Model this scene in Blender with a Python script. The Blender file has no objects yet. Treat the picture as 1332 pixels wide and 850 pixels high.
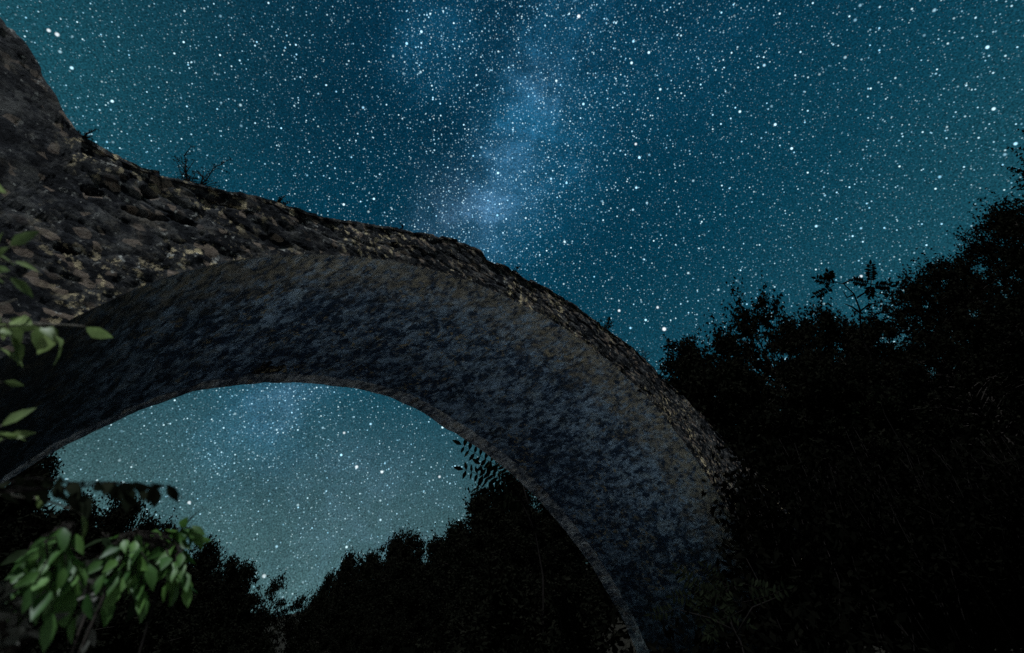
import bpy, math, random
import numpy as np
from mathutils import Vector, Matrix

random.seed(7)
RNG = np.random.default_rng(11)
scene = bpy.context.scene
col = scene.collection

# ------------------------------------------------------------------ camera
PITCH, ROLL, F = 0.78881089, -0.00839662, 680.0
cam_d = bpy.data.cameras.new('camera')
cam_d.sensor_width = 36.0
cam_d.lens = F / 1332 * 36.0
cam_d.clip_end = 3000
cam = bpy.data.objects.new('camera', cam_d)
col.objects.link(cam)
cam.matrix_world = Matrix.Rotation(PITCH + math.pi / 2, 4, 'X') @ Matrix.Rotation(-ROLL, 4, 'Z')
cam.location = (0, 0, 0)            # eye height, 1.6 m above the river bed
scene.camera = cam
cam_d.dof.use_dof = True
cam_d.dof.focus_distance = 22.0
cam_d.dof.aperture_fstop = 1.8


def ray(px, py):
    """direction of a pixel of the 1332x850 photograph"""
    x, y = (px - 666) / F, -(py - 425) / F
    c, s = math.cos(ROLL), math.sin(ROLL)
    x, y = c * x - s * y, s * x + c * y
    return np.array([x, math.cos(PITCH) - y * math.sin(PITCH), math.sin(PITCH) + y * math.cos(PITCH)])


def at(px, py, dist):
    d = ray(px, py)
    return d / np.linalg.norm(d) * dist


# ------------------------------------------------------------------ world, moon, exposure
MOON_AZ, MOON_EL = math.radians(203), math.radians(55)   # clockwise from +Y
W = bpy.data.worlds.new('World')
scene.world = W
W.use_nodes = True
nt = W.node_tree
nt.nodes.clear()


class NG:
    """small helper for writing node trees"""
    def __init__(self, tree):
        self.t = tree

    def new(self, kind, **kw):
        n = self.t.nodes.new(kind)
        for k, v in kw.items():
            setattr(n, k, v)
        return n

    def put(self, sock, v):
        if hasattr(v, 'is_linked') or hasattr(v, 'links'):
            self.t.links.new(v, sock)
        elif v is not None:
            sock.default_value = v

    def math(self, op, a, b=None, c=None, clamp=False):
        n = self.new('ShaderNodeMath', operation=op, use_clamp=clamp)
        self.put(n.inputs[0], a)
        if b is not None: self.put(n.inputs[1], b)
        if c is not None: self.put(n.inputs[2], c)
        return n.outputs[0]

    def vmath(self, op, a, b=None, out=0):
        n = self.new('ShaderNodeVectorMath', operation=op)
        self.put(n.inputs[0], a)
        if b is not None:
            self.put(n.inputs['Scale' if op == 'SCALE' else 1], b)
        return n.outputs['Value' if op in ('DOT_PRODUCT', 'LENGTH', 'DISTANCE') else 0]

    def rng(self, v, a, b, c=0.0, d=1.0, kind='SMOOTHSTEP'):
        n = self.new('ShaderNodeMapRange', interpolation_type=kind)
        self.put(n.inputs['Value'], v)
        for k, x in (('From Min', a), ('From Max', b), ('To Min', c), ('To Max', d)):
            self.put(n.inputs[k], x)
        return n.outputs[0]

    def mix(self, f, a, b, mode='MIX'):
        n = self.new('ShaderNodeMix', data_type='RGBA', blend_type=mode)
        self.put(n.inputs[0], f)
        self.put(n.inputs[6], a)
        self.put(n.inputs[7], b)
        return n.outputs[2]

    def noise(self, vec, scale, detail=4, rough=.55, out='Fac', distort=0.0):
        n = self.new('ShaderNodeTexNoise')
        self.put(n.inputs['Vector'], vec)
        n.inputs['Scale'].default_value = scale
        n.inputs['Detail'].default_value = detail
        n.inputs['Roughness'].default_value = rough
        n.inputs['Distortion'].default_value = distort
        return n.outputs[out]

    def voro(self, vec, scale, feature='F1', rand=1.0):
        n = self.new('ShaderNodeTexVoronoi', feature=feature)
        self.put(n.inputs['Vector'], vec)
        n.inputs['Scale'].default_value = scale
        n.inputs['Randomness'].default_value = rand
        return n


g = NG(nt)
DIR = g.new('ShaderNodeTexCoord').outputs['Generated']
DIR = g.vmath('NORMALIZE', DIR)
sep = g.new('ShaderNodeSeparateXYZ')
nt.links.new(DIR, sep.inputs[0])
elev = sep.outputs['Z']
# airglow gradient over the elevation
gr = g.new('ShaderNodeValToRGB')
nt.links.new(elev, gr.inputs[0])
els = gr.color_ramp.elements
els[0].position, els[0].color = 0.0, (.085, .165, .162, 1)
els[1].position, els[1].color = 1.0, (.0001, .026, .058, 1)
for p_, c_ in ((.27, (.062, .136, .142, 1)), (.42, (.037, .093, .104, 1)), (.60, (.006, .058, .090, 1)), (.78, (.0004, .038, .073, 1))):
    e_ = els.new(p_); e_.color = c_
base = gr.outputs[0]
# Milky Way: a great circle through two directions
m1, m2 = ray(760, 0), ray(345, 570)
m1 /= np.linalg.norm(m1); m2 /= np.linalg.norm(m2)
pole = np.cross(m1, m2); pole /= np.linalg.norm(pole)
along = np.cross(pole, m1)
lat = g.vmath('DOT_PRODUCT', DIR, tuple(pole))
wob = g.noise(DIR, 3.0, 3, .5)
lat2 = g.math('ADD', lat, g.math('MULTIPLY', g.math('SUBTRACT', wob, .5), .22))
band = g.math('POWER', 2.71828, g.math('MULTIPLY', g.math('MULTIPLY', lat2, lat2), -1 / (2 * .13 ** 2)))
core = g.math('POWER', 2.71828, g.math('MULTIPLY', g.math('MULTIPLY', lat2, lat2), -1 / (2 * .055 ** 2)))
cloud = g.noise(DIR, 6.5, 6, .6, distort=.4)
cloudm = g.rng(cloud, .38, .68)
rift = g.rng(g.noise(g.vmath('ADD', DIR, (3.1, 1.7, .4)), 5.0, 5, .6), .48, .66)


def spot(px, py, rad):
    d = ray(px, py); d /= np.linalg.norm(d)
    dist = g.vmath('DISTANCE', DIR, tuple(d))
    return g.rng(dist, rad, 0.0)


def gauss(px, py, rad):
    d = ray(px, py); d /= np.linalg.norm(d)
    dist = g.vmath('DISTANCE', DIRW, tuple(d))
    return g.math('POWER', 2.71828, g.math('MULTIPLY', g.math('MULTIPLY', dist, dist), -1 / (2 * rad * rad)))


def total(spots):
    t = None
    for px, py, rad, a in spots:
        x = g.math('MULTIPLY', gauss(px, py, rad), a)
        t = x if t is None else g.math('ADD', t, x)
    return t


DIRW = g.vmath('ADD', DIR, g.vmath('SCALE', g.vmath('SUBTRACT', g.noise(DIR, 5.0, 5, .6, out='Color'), (.5, .5, .5)), .16))
fine_ = g.rng(g.noise(DIR, 15, 7, .68, distort=.5), .34, .70, 0.0, 1.0)
lanes = g.rng(g.noise(g.vmath('ADD', DIR, (3.1, 1.7, .4)), 9.0, 6, .65, distort=.6), .47, .62)
blue = total(((715, 170, .07, .7), (690, 120, .04, .7), (712, 70, .045, .4), (742, 15, .05, .5), (612, 285, .045, .6), (668, 160, .034, .95), (648, 205, .036, 1.0), (632, 250, .04, .8), (695, 255, .065, .6), (650, 320, .06, .5), (556, 72, .045, .55), (600, 25, .05, .25), (850, 70, .09, .25), (345, 540, .06, .6), (310, 620, .08, .22), (430, 720, .10, .1)))
haze_ = total(((598, 282, .045, .9), (640, 265, .04, .5), (655, 205, .03, .5), (700, 120, .03, .4), (372, 520, .04, .5), (480, 690, .09, .35)))
mw = g.math('MULTIPLY', blue, g.math('ADD', .45, g.math('MULTIPLY', fine_, .75)))
hz = g.math('MULTIPLY', haze_, g.math('ADD', .25, fine_))
dark = g.math('ADD', total(((690, 40, .07, 1.0), (600, 175, .05, .6), (622, 215, .03, .6), (800, 330, .12, .3), (450, 150, .12, .4), (300, 60, .16, .35))), g.math('MULTIPLY', g.math('MULTIPLY', lanes, band), .45), clamp=True)
sky = g.mix(g.math('MULTIPLY', dark, .55), base, g.mix(1.0, base, (.15, .30, .36, 1), 'MULTIPLY'))
sky = g.vmath('ADD', sky, g.vmath('SCALE', (.006, .055, .108), mw))
sky = g.vmath('ADD', sky, g.vmath('SCALE', (.055, .085, .135), hz))
glow = g.math('ADD', gauss(-30, 20, .20), g.math('MULTIPLY', gauss(1400, 130, .26), .5))
sky = g.vmath('ADD', sky, g.vmath('SCALE', (.008, .028, .022), glow))
# graininess of the unresolved star field
grain = g.noise(DIR, 420, 1, .5)
sky = g.mix(1.0, sky, g.mix(g.rng(grain, .25, .75, kind='LINEAR'), (.5, .5, .5, 1), (1.5, 1.5, 1.5, 1)), 'MULTIPLY')
# resolved stars, four populations
tot = None
dens = g.math('ADD', .30, g.math('MULTIPLY', g.math('ADD', g.math('ADD', mw, hz), g.math('MULTIPLY', band, .20)), 2.0))
for scale, rad, amp, pw, use_d in ((40, .0030, 2.4, 2.6, False), (78, .0020, 1.7, 2.0, False), (130, .00150, .85, 1.7, False), (190, .0013, .42, 1.2, True), (260, .0011, .22, .8, False), (150, .0016, 1.3, 1.4, True), (110, .0019, 1.5, 1.8, True), (172, .0014, .9, 1.2, True)):
    v = g.voro(g.vmath('ADD', DIR, (scale * .13, scale * .07, .21)), scale)
    vd = g.math('DIVIDE', v.outputs['Distance'], scale)
    disc = g.rng(vd, rad, rad * .15)
    sc_ = g.new('ShaderNodeSeparateColor'); nt.links.new(v.outputs['Color'], sc_.inputs[0])
    mag = g.math('POWER', sc_.outputs[0], pw)
    if use_d:
        mag = g.math('MULTIPLY', mag, g.math('GREATER_THAN', dens, g.math('MULTIPLY', sc_.outputs[1], 1.5)))
    b = g.math('MULTIPLY', g.math('MULTIPLY', disc, mag), amp)
    tint = g.mix(sc_.outputs[2], (.34, .74, 1.0, 1), (.70, .95, 1.0, 1))
    s_ = g.mix(1.0, g.mix(b, (0, 0, 0, 1), tint), (0, 0, 0, 1), 'ADD')
    sv = g.vmath('SCALE', tint, b)
    tot = sv if tot is None else g.vmath('ADD', tot, sv)
# a few named bright stars of the photograph
for px, py, r_, a_ in ((864, 425, .0046, 1.0), (467, 611, .0038, .9), (500, 617, .0036, .85), (746, 20, .0036, .9), (823, 185, .003, .8), (1119, 352, .003, .7), (855, 397, .0032, .7), (250, 661, .0034, .8), (349, 755, .004, .8), (57, 50, .003, .7), (68, 55, .0034, .7), (805, 402, .0034, .8), (450, 567, .003, .7), (575, 622, .0032, .7), (385, 487, .003, .7)):
    d = ray(px, py); d /= np.linalg.norm(d)
    dd = g.vmath('DISTANCE', DIR, tuple(d))
    tot = g.vmath('ADD', tot, g.vmath('SCALE', (.9, .97, 1.0), g.math('MULTIPLY', g.rng(dd, r_, r_ * .25), a_ * 1.3)))
# extinction of stars towards the horizon
tot = g.vmath('SCALE', tot, g.rng(elev, .2, .6, .40, 1.0, 'LINEAR'))
bg1 = g.new('ShaderNodeBackground')
nt.links.new(g.vmath('ADD', sky, tot), bg1.inputs[0])
bg1.inputs[1].default_value = 1.0
nish = g.new('ShaderNodeTexSky', sky_type='NISHITA', sun_disc=False)
nish.sun_elevation, nish.sun_rotation = MOON_EL, MOON_AZ
bg2 = g.new('ShaderNodeBackground')
nt.links.new(nish.outputs[0], bg2.inputs[0])
bg2.inputs[1].default_value = 0.0006         # moonlit air, far weaker than by day
add = g.new('ShaderNodeAddShader')
nt.links.new(bg1.outputs[0], add.inputs[0]); nt.links.new(bg2.outputs[0], add.inputs[1])
outw = g.new('ShaderNodeOutputWorld')
nt.links.new(add.outputs[0], outw.inputs[0])
W.cycles.sampling_method = 'MANUAL'
W.cycles.sample_map_resolution = 512

sun_d = bpy.data.lights.new('moon', 'SUN')
sun_d.energy = 4.6
sun_d.angle = math.radians(.5)
sun_d.color = (.86, .93, 1.0)
sun = bpy.data.objects.new('moon', sun_d)
col.objects.link(sun)
to_moon = Vector((math.sin(MOON_AZ) * math.cos(MOON_EL), math.cos(MOON_AZ) * math.cos(MOON_EL), math.sin(MOON_EL)))
sun.rotation_euler = to_moon.to_track_quat('Z', 'Y').to_euler()

vs = scene.view_settings
vs.view_transform = 'Standard'; vs.look = 'None'; vs.exposure = 0.0; vs.gamma = 1.0
vs.use_curve_mapping = False
scene.cycles.use_denoising = False
scene.cycles.max_bounces = 6
scene.cycles.sample_clamp_indirect = 2.0

# ------------------------------------------------------------------ helpers


def lattice(ix, iy, iz, seed):
    h = (ix * 374761393 + iy * 668265263 + iz * 2147483647 + seed * 1274126177) & 0xffffffff
    h = ((h ^ (h >> 13)) * 1274126177) & 0xffffffff
    h = ((h ^ (h >> 16)) * 2246822519) & 0xffffffff
    return ((h ^ (h >> 15)) & 0xffffff) / 0xffffff


def vnoise(P, scale, seed=0):
    Q = np.asarray(P, float) * scale
    i = np.floor(Q).astype(np.int64); f = Q - i
    f = f * f * (3 - 2 * f)
    out = 0
    for dx in (0, 1):
        for dy in (0, 1):
            for dz in (0, 1):
                w = (f[:, 0] if dx else 1 - f[:, 0]) * (f[:, 1] if dy else 1 - f[:, 1]) * (f[:, 2] if dz else 1 - f[:, 2])
                out = out + w * lattice(i[:, 0] + dx, i[:, 1] + dy, i[:, 2] + dz, seed)
    return out * 2 - 1


def fbm(P, scale, octaves=4, seed=0, gain=.5):
    out = 0; a = 1; n = 0
    for k in range(octaves):
        out = out + a * vnoise(P, scale * 2 ** k, seed + k * 17); n += a; a *= gain
    return out / n


def cells(u, v, su, sv, seed=0):
    """stones of su x sv metres: (distance to the joint, random number of the stone)"""
    a = u / su; b = v / sv
    row = np.floor(b); 
    best = np.full(len(u), 9.0); second = np.full(len(u), 9.0); rid = np.zeros(len(u))
    for dj in (-1, 0, 1):
        j = (row + dj).astype(np.int64)
        off = lattice(j, j * 0 + 7, j * 0, seed)
        ai = np.floor(a - off)
        for di in (-1, 0, 1):
            i = (ai + di).astype(np.int64)
            cx = i + off + .5 + .36 * (lattice(i, j, i * 0, seed + 1) * 2 - 1)
            cy = j + .5 + .34 * (lattice(i, j, i * 0, seed + 2) * 2 - 1)
            d = np.maximum(np.abs(a - cx), np.abs(b - cy)) * .5 + np.hypot(a - cx, b - cy) * .5
            r = lattice(i, j, i * 0, seed + 3)
            nb = d < best
            second = np.where(nb, best, np.minimum(second, d))
            rid = np.where(nb, r, rid)
            best = np.where(nb, d, best)
    return second - best, rid


def sstep(x, a, b):
    t = np.clip((x - a) / (b - a), 0, 1)
    return t * t * (3 - 2 * t)


def link(name, me, mat, parent=None):
    o = bpy.data.objects.new(name, me)
    col.objects.link(o)
    if mat is not None:
        me.materials.append(mat)
    if parent is not None:
        o.parent = parent
    return o


def mesh_np(name, V, Fq, uv=None, smooth=True):
    me = bpy.data.meshes.new(name)
    me.from_pydata([tuple(v) for v in np.asarray(V, float)], [], [tuple(int(i) for i in f) for f in Fq])
    if uv is not None:
        lay = me.uv_layers.new(name='UVMap')
        idx = np.empty(len(me.loops), np.int32)
        me.loops.foreach_get('vertex_index', idx)
        lay.data.foreach_set('uv', np.asarray(uv, float)[idx].astype(np.float32).ravel())
    if smooth:
        me.polygons.foreach_set('use_smooth', [True] * len(me.polygons))
    me.update()
    return me


def grid_faces(nr, nc, flip=False):
    r, c = np.meshgrid(np.arange(nr - 1), np.arange(nc - 1), indexing='ij')
    a = (r * nc + c).ravel()
    q = np.stack([a, a + 1, a + nc + 1, a + nc], 1)
    return q[:, ::-1] if flip else q


def tag(o, label=None, cat=None, group=None, kind=None):
    if label: o['label'] = label
    if cat: o['category'] = cat
    if group: o['group'] = group
    if kind: o['kind'] = kind
    return o


def empty(name, loc=(0, 0, 0)):
    o = bpy.data.objects.new(name, None)
    o.empty_display_size = .2
    o.location = tuple(loc)
    col.objects.link(o)
    return o


# ------------------------------------------------------------------ materials


def new_mat(name):
    m = bpy.data.materials.new(name)
    m.use_nodes = True
    t = m.node_tree
    t.nodes.clear()
    gg = NG(t)
    out = gg.new('ShaderNodeOutputMaterial')
    bs = gg.new('ShaderNodeBsdfPrincipled')
    t.links.new(bs.outputs[0], out.inputs[0])
    return m, gg, bs, out


def stone_mat(name, su, sv, tone=1.0, lichen=.5, cool=0.0, streak=1.9, edge=False, stones=1.0, base_shade=.42, grit=1.0, patch=1.7):
    m, q, bs, out = new_mat(name)
    uv = q.new('ShaderNodeTexCoord').outputs['UV']
    pos = q.new('ShaderNodeNewGeometry').outputs['Position']
    warp = q.noise(pos, 2.6, 4, .6, out='Color')
    uvw = q.vmath('ADD', uv, q.vmath('SCALE', q.vmath('SUBTRACT', warp, (.5, .5, .5)), .11))
    mp = q.new('ShaderNodeMapping'); q.put(mp.inputs['Vector'], uvw)
    mp.inputs['Scale'].default_value = (1 / su, 1 / sv, 1)
    mps = q.new('ShaderNodeMapping'); q.put(mps.inputs['Vector'], uvw)
    mps.inputs['Scale'].default_value = (.95 / su, .6 / sv, 1)
    uvw_s = mps.outputs[0]
    v1 = q.voro(mp.outputs[0], 1.0)
    ve = q.voro(mp.outputs[0], 1.0, 'DISTANCE_TO_EDGE')
    mp2 = q.new('ShaderNodeMapping'); q.put(mp2.inputs['Vector'], uvw)
    mp2.inputs['Scale'].default_value = (2.6 / su, 2.3 / sv, 1)
    v2 = q.voro(mp2.outputs[0], 1.0)
    ve2 = q.voro(mp2.outputs[0], 1.0, 'DISTANCE_TO_EDGE')
    sc = q.new('ShaderNodeSeparateColor'); q.put(sc.inputs[0], v1.outputs['Color'])
    sc2 = q.new('ShaderNodeSeparateColor'); q.put(sc2.inputs[0], v2.outputs['Color'])
    big = q.noise(pos, .8, 5, .6)
    mid = q.noise(pos, 5.0, 6, .68)
    fine = q.noise(pos, 26, 6, .78)
    nub = q.noise(pos, 11, 5, .7)
    blot = q.noise(uvw_s, 1.0, 5, .62)
    shade = q.math('ADD', base_shade, q.math('MULTIPLY', q.math('SUBTRACT', mid, .5), patch))
    shade = q.math('ADD', shade, q.math('MULTIPLY', q.math('SUBTRACT', blot, .5), streak))
    shade = q.math('ADD', shade, q.math('MULTIPLY', q.math('SUBTRACT', big, .5), 1.5))
    shade = q.math('ADD', shade, q.math('MULTIPLY', q.math('SUBTRACT', fine, .5), 2.3 * grit))
    shade = q.math('ADD', shade, q.math('MULTIPLY', q.math('SUBTRACT', nub, .5), 1.6 * grit))
    # dark stones bedded in paler mortar
    lim = q.math('ADD', .12, q.math('MULTIPLY', sc.outputs[1], .50))
    st1 = q.rng(q.math('SUBTRACT', v1.outputs['Distance'], lim), .05, -.09)
    lim2 = q.math('ADD', .02, q.math('MULTIPLY', sc2.outputs[2], .50))
    st2 = q.rng(q.math('SUBTRACT', v2.outputs['Distance'], lim2), .04, -.07)
    shade = q.math('SUBTRACT', shade, q.math('MULTIPLY', st1, q.math('ADD', -.08 * stones, q.math('MULTIPLY', sc.outputs[0], .60 * stones))))
    shade = q.math('SUBTRACT', shade, q.math('MULTIPLY', st2, q.math('ADD', -.06 * stones, q.math('MULTIPLY', sc2.outputs[0], .46 * stones))))
    rp = q.new('ShaderNodeValToRGB'); q.put(rp.inputs[0], shade)
    e = rp.color_ramp.elements
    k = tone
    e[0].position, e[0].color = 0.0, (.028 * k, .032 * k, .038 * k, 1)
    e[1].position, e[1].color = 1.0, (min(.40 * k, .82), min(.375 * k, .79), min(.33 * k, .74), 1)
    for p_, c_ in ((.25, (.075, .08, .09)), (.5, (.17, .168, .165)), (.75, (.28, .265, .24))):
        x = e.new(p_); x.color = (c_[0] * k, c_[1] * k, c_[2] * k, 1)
    colr = rp.outputs[0]
    gap = q.math('MULTIPLY', q.rng(ve.outputs['Distance'], .075, .0), q.rng(nub, .38, .62))
    colr = q.mix(q.math('MULTIPLY', gap, .75), colr, (.030 * k, .033 * k, .038 * k, 1))
    hue = q.rng(q.noise(q.vmath('ADD', pos, (2, 7, 3)), 3.2, 5, .7), .50, .68)
    colr = q.mix(q.math('MULTIPLY', hue, .55), colr, q.mix(1.0, colr, (1.25, 1.02, .74, 1), 'MULTIPLY'))
    # rusty and pale stones
    colr = q.mix(q.math('MULTIPLY', q.rng(sc2.outputs[1], .86, .95), .45), colr, (.30, .215, .15, 1))
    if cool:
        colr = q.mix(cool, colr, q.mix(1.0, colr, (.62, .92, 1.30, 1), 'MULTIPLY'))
    # yellow and grey lichen
    l1 = q.math('MULTIPLY', q.rng(q.noise(pos, 1.3, 3, .5), .45, .62), q.rng(q.noise(pos, 11, 5, .72), .545, .62))
    colr = q.mix(q.math('MULTIPLY', l1, lichen), colr, (.50, .41, .25, 1))
    l2 = q.rng(q.noise(q.vmath('ADD', pos, (5, 2, 9)), 14, 4, .7), .60, .70)
    colr = q.mix(q.math('MULTIPLY', l2, lichen * .7), colr, (.42, .42, .38, 1))
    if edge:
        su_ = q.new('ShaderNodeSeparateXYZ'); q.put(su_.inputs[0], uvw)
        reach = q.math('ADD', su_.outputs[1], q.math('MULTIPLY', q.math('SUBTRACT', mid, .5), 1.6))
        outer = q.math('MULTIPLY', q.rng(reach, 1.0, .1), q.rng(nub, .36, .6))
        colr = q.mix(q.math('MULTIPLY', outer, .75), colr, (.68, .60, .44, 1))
        vault_shade = q.rng(q.math('ADD', reach, q.math('MULTIPLY', big, 1.2)), 1.6, 3.6)  # shade deeper under the vault, painted in as a darker tone
        colr = q.mix(q.math('MULTIPLY', vault_shade, .75), colr, q.mix(1.0, colr, (.42, .44, .48, 1), 'MULTIPLY'))
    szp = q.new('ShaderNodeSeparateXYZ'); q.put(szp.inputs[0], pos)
    foot_shade = q.rng(q.math('ADD', szp.outputs[2], q.math('MULTIPLY', q.math('SUBTRACT', mid, .5), 1.6)), 4.7 if edge else 1.8, 2.2 if edge else -.2)  # painted shade: darkens the arch feet where the moon strikes them
    colr = q.mix(q.math('MULTIPLY', foot_shade, .93), colr, (.018, .023, .022, 1))
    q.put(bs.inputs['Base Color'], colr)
    bs.inputs['Roughness'].default_value = .93
    bs.inputs['Specular IOR Level'].default_value = .05
    h = q.math('ADD', q.math('MULTIPLY', st1, -.16), q.math('MULTIPLY', st2, -.10))
    h = q.math('ADD', h, q.math('MULTIPLY', blot, .7))
    h = q.math('ADD', h, q.math('MULTIPLY', mid, .6))
    h = q.math('ADD', h, q.math('MULTIPLY', fine, .45))
    bp = q.new('ShaderNodeBump'); q.put(bp.inputs['Height'], h)
    bp.inputs['Strength'].default_value = 1.0
    bp.inputs['Distance'].default_value = .045
    q.put(bs.inputs['Normal'], bp.outputs[0])
    return m


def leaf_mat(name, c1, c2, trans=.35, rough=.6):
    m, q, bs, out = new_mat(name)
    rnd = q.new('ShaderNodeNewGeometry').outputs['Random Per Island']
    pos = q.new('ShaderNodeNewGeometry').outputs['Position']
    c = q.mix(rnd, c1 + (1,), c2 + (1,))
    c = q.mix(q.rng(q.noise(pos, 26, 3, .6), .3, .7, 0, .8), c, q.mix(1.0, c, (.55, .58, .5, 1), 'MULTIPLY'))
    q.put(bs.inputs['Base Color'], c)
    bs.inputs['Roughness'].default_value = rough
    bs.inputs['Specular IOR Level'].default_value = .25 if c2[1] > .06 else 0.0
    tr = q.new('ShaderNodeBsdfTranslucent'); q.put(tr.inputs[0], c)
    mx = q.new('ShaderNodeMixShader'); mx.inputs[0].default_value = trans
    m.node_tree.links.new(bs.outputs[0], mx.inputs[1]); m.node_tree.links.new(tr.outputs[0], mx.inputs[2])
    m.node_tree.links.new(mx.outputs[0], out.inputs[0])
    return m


def bark_mat(name, c1, c2):
    m, q, bs, out = new_mat(name)
    pos = q.new('ShaderNodeTexCoord').outputs['Object']
    n = q.noise(q.vmath('MULTIPLY', pos, (1, 1, .25)), 24, 5, .65)
    q.put(bs.inputs['Base Color'], q.mix(q.rng(n, .3, .7), c1 + (1,), c2 + (1,)))
    bs.inputs['Roughness'].default_value = .95
    bs.inputs['Specular IOR Level'].default_value = .04
    bp = q.new('ShaderNodeBump'); q.put(bp.inputs['Height'], n); bp.inputs['Distance'].default_value = .02
    q.put(bs.inputs['Normal'], bp.outputs[0])
    return m


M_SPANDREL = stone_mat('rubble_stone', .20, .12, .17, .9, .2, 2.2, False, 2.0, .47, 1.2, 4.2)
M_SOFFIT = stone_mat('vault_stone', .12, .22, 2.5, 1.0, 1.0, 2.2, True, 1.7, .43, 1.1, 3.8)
M_RING = stone_mat('lit_rim_stone', .12, .3, 2.6, .3, .3)  # far rim stone; its paler tone paints in light on the edge
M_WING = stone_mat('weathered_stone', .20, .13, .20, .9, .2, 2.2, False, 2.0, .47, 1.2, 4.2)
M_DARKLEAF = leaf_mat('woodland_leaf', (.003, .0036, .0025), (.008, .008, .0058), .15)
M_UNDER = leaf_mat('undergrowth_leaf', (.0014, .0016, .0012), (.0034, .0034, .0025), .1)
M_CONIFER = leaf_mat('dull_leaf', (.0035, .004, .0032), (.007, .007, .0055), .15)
M_GREEN = leaf_mat('fresh_green_leaf', (.028, .085, .018), (.105, .215, .05), .35, .5)
M_DIMGREEN = leaf_mat('dim_green_leaf', (.013, .022, .011), (.032, .045, .023), .3)
M_YELLOW = leaf_mat('yellow_green_leaf', (.11, .165, .055), (.20, .265, .095), .35, .5)
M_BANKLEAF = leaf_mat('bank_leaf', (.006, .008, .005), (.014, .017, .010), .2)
M_GREY = leaf_mat('dry_grey_leaf', (.05, .052, .042), (.10, .10, .085), .3)
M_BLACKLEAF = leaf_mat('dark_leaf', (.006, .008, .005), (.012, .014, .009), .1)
M_BARK = bark_mat('bark', (.012, .010, .009), (.03, .026, .022))
M_DARKBARK = bark_mat('dark_bark', (.005, .0045, .004), (.012, .010, .009))
M_TWIG = bark_mat('pale_twig', (.09, .085, .07), (.17, .155, .13))

# ------------------------------------------------------------------ bridge frame: s along the bridge, n downstream through the arch
AZ = 0.77688947
CX, CY, CZ, WID = 1.09400184, 6.14694137, -0.08698187, 3.30876259
U = np.array([math.cos(AZ), math.sin(AZ), 0.0])
N = np.array([-math.sin(AZ), math.cos(AZ), 0.0])
C0 = np.array([CX, CY, CZ])
GROUND = -1.6


def loc(s, n, z):
    s, n, z = np.broadcast_arrays(np.asarray(s, float), np.asarray(n, float), np.asarray(z, float))
    return C0 + s[..., None] * U + n[..., None] * N + z[..., None] * np.array([0, 0, 1.0])


def on_face(px, py, off=0.0):
    d = ray(px, py); O = C0 + N * off
    P = d * ((O @ N) / (d @ N)) - O
    return P @ U, P[2]


# ------------------------------------------------------------------ terrain


KNOLLS = []
for px, py, ds in ((426, 784, 62), (441, 756, 56), (465, 729, 52), (489, 727, 50), (520, 705, 46), (546, 703, 44), (572, 706, 42), (598, 690, 38), (640, 642, 30), (668, 628, 28), (720, 640, 27),
                   (120, 672, 30), (148, 671, 34), (169, 668, 36), (192, 688, 38), (222, 697, 40), (275, 716, 44), (303, 737, 48), (330, 744, 50), (364, 764, 54), (394, 792, 56)):
    d = ray(px, py)
    hd = np.hypot(d[0], d[1])
    KNOLLS.append((d[0] / hd * ds, d[1] / hd * ds, d[2] / hd * ds - (11.0 if ds > 25 else 6.0)))


def terrain(x, y):
    x = np.asarray(x, float); y = np.asarray(y, float)
    dx, dy = x - CX, y - CY
    s = dx * U[0] + dy * U[1]; n = dx * N[0] + dy * N[1]
    P = np.stack([x, y, x * 0], -1).reshape(-1, 3)
    sh = x.shape
    n1 = fbm(P, .045, 4, 3).reshape(sh); n2 = fbm(P, .35, 3, 9).reshape(sh)
    sc = np.where(n > 3, (n - 3) * .30, 0) * sstep(n, 3, 12) + np.where(n < -5, (n + 5) * .7, 0)
    q = s - sc
    # right bank: steep near the water, then a wooded slope
    r = np.maximum(q - 5.6, 0)
    zr = np.where(r < 4.5, r * 1.42, 6.4 + (r - 4.5) * .64)
    zr = np.where(r > 60, 6.4 + 55.5 * .64 + (r - 60) * .15, zr)
    l = np.maximum(-q - 6.3, 0)
    down = sstep(n, -.5, 5)
    slope_l = .14 + .42 * down
    zl = np.where(l < 50, l * slope_l, 50 * slope_l + (l - 50) * .1)
    z = GROUND + zr + zl
    z = z + np.maximum(n - 45, 0) * .24 * sstep(n, 45, 80)
    z = np.maximum(z, 3.1 - 1.45 * np.hypot(s - 5.75, (n + .6) * 1.15))
    wsum = 0; csum = 0
    for kx, ky, kz in KNOLLS:
        w_ = np.exp(-((x - kx) ** 2 + (y - ky) ** 2) / (2 * 5.0 ** 2))
        wsum = wsum + w_; csum = csum + w_ * np.maximum(kz - z, 0)
    if len(KNOLLS):
        z = z + csum / np.maximum(wsum, 1e-9) * sstep(wsum, .03, .7)
    rough = sstep(r + l, 0, 3)
    return z + rough * (n1 * 1.6 + n2 * .35) + .05 * n2


def ground_z(P):
    return float(terrain(np.array([P[0]]), np.array([P[1]]))[0])


def ax(a, fine, b, nf, nb):
    core_ = np.linspace(-fine, fine, nf)
    t = np.linspace(0, 1, nb)[1:] ** 2.2
    return np.concatenate([(-fine - t * (b - fine))[::-1], core_, fine + t * (b - fine)])


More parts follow.
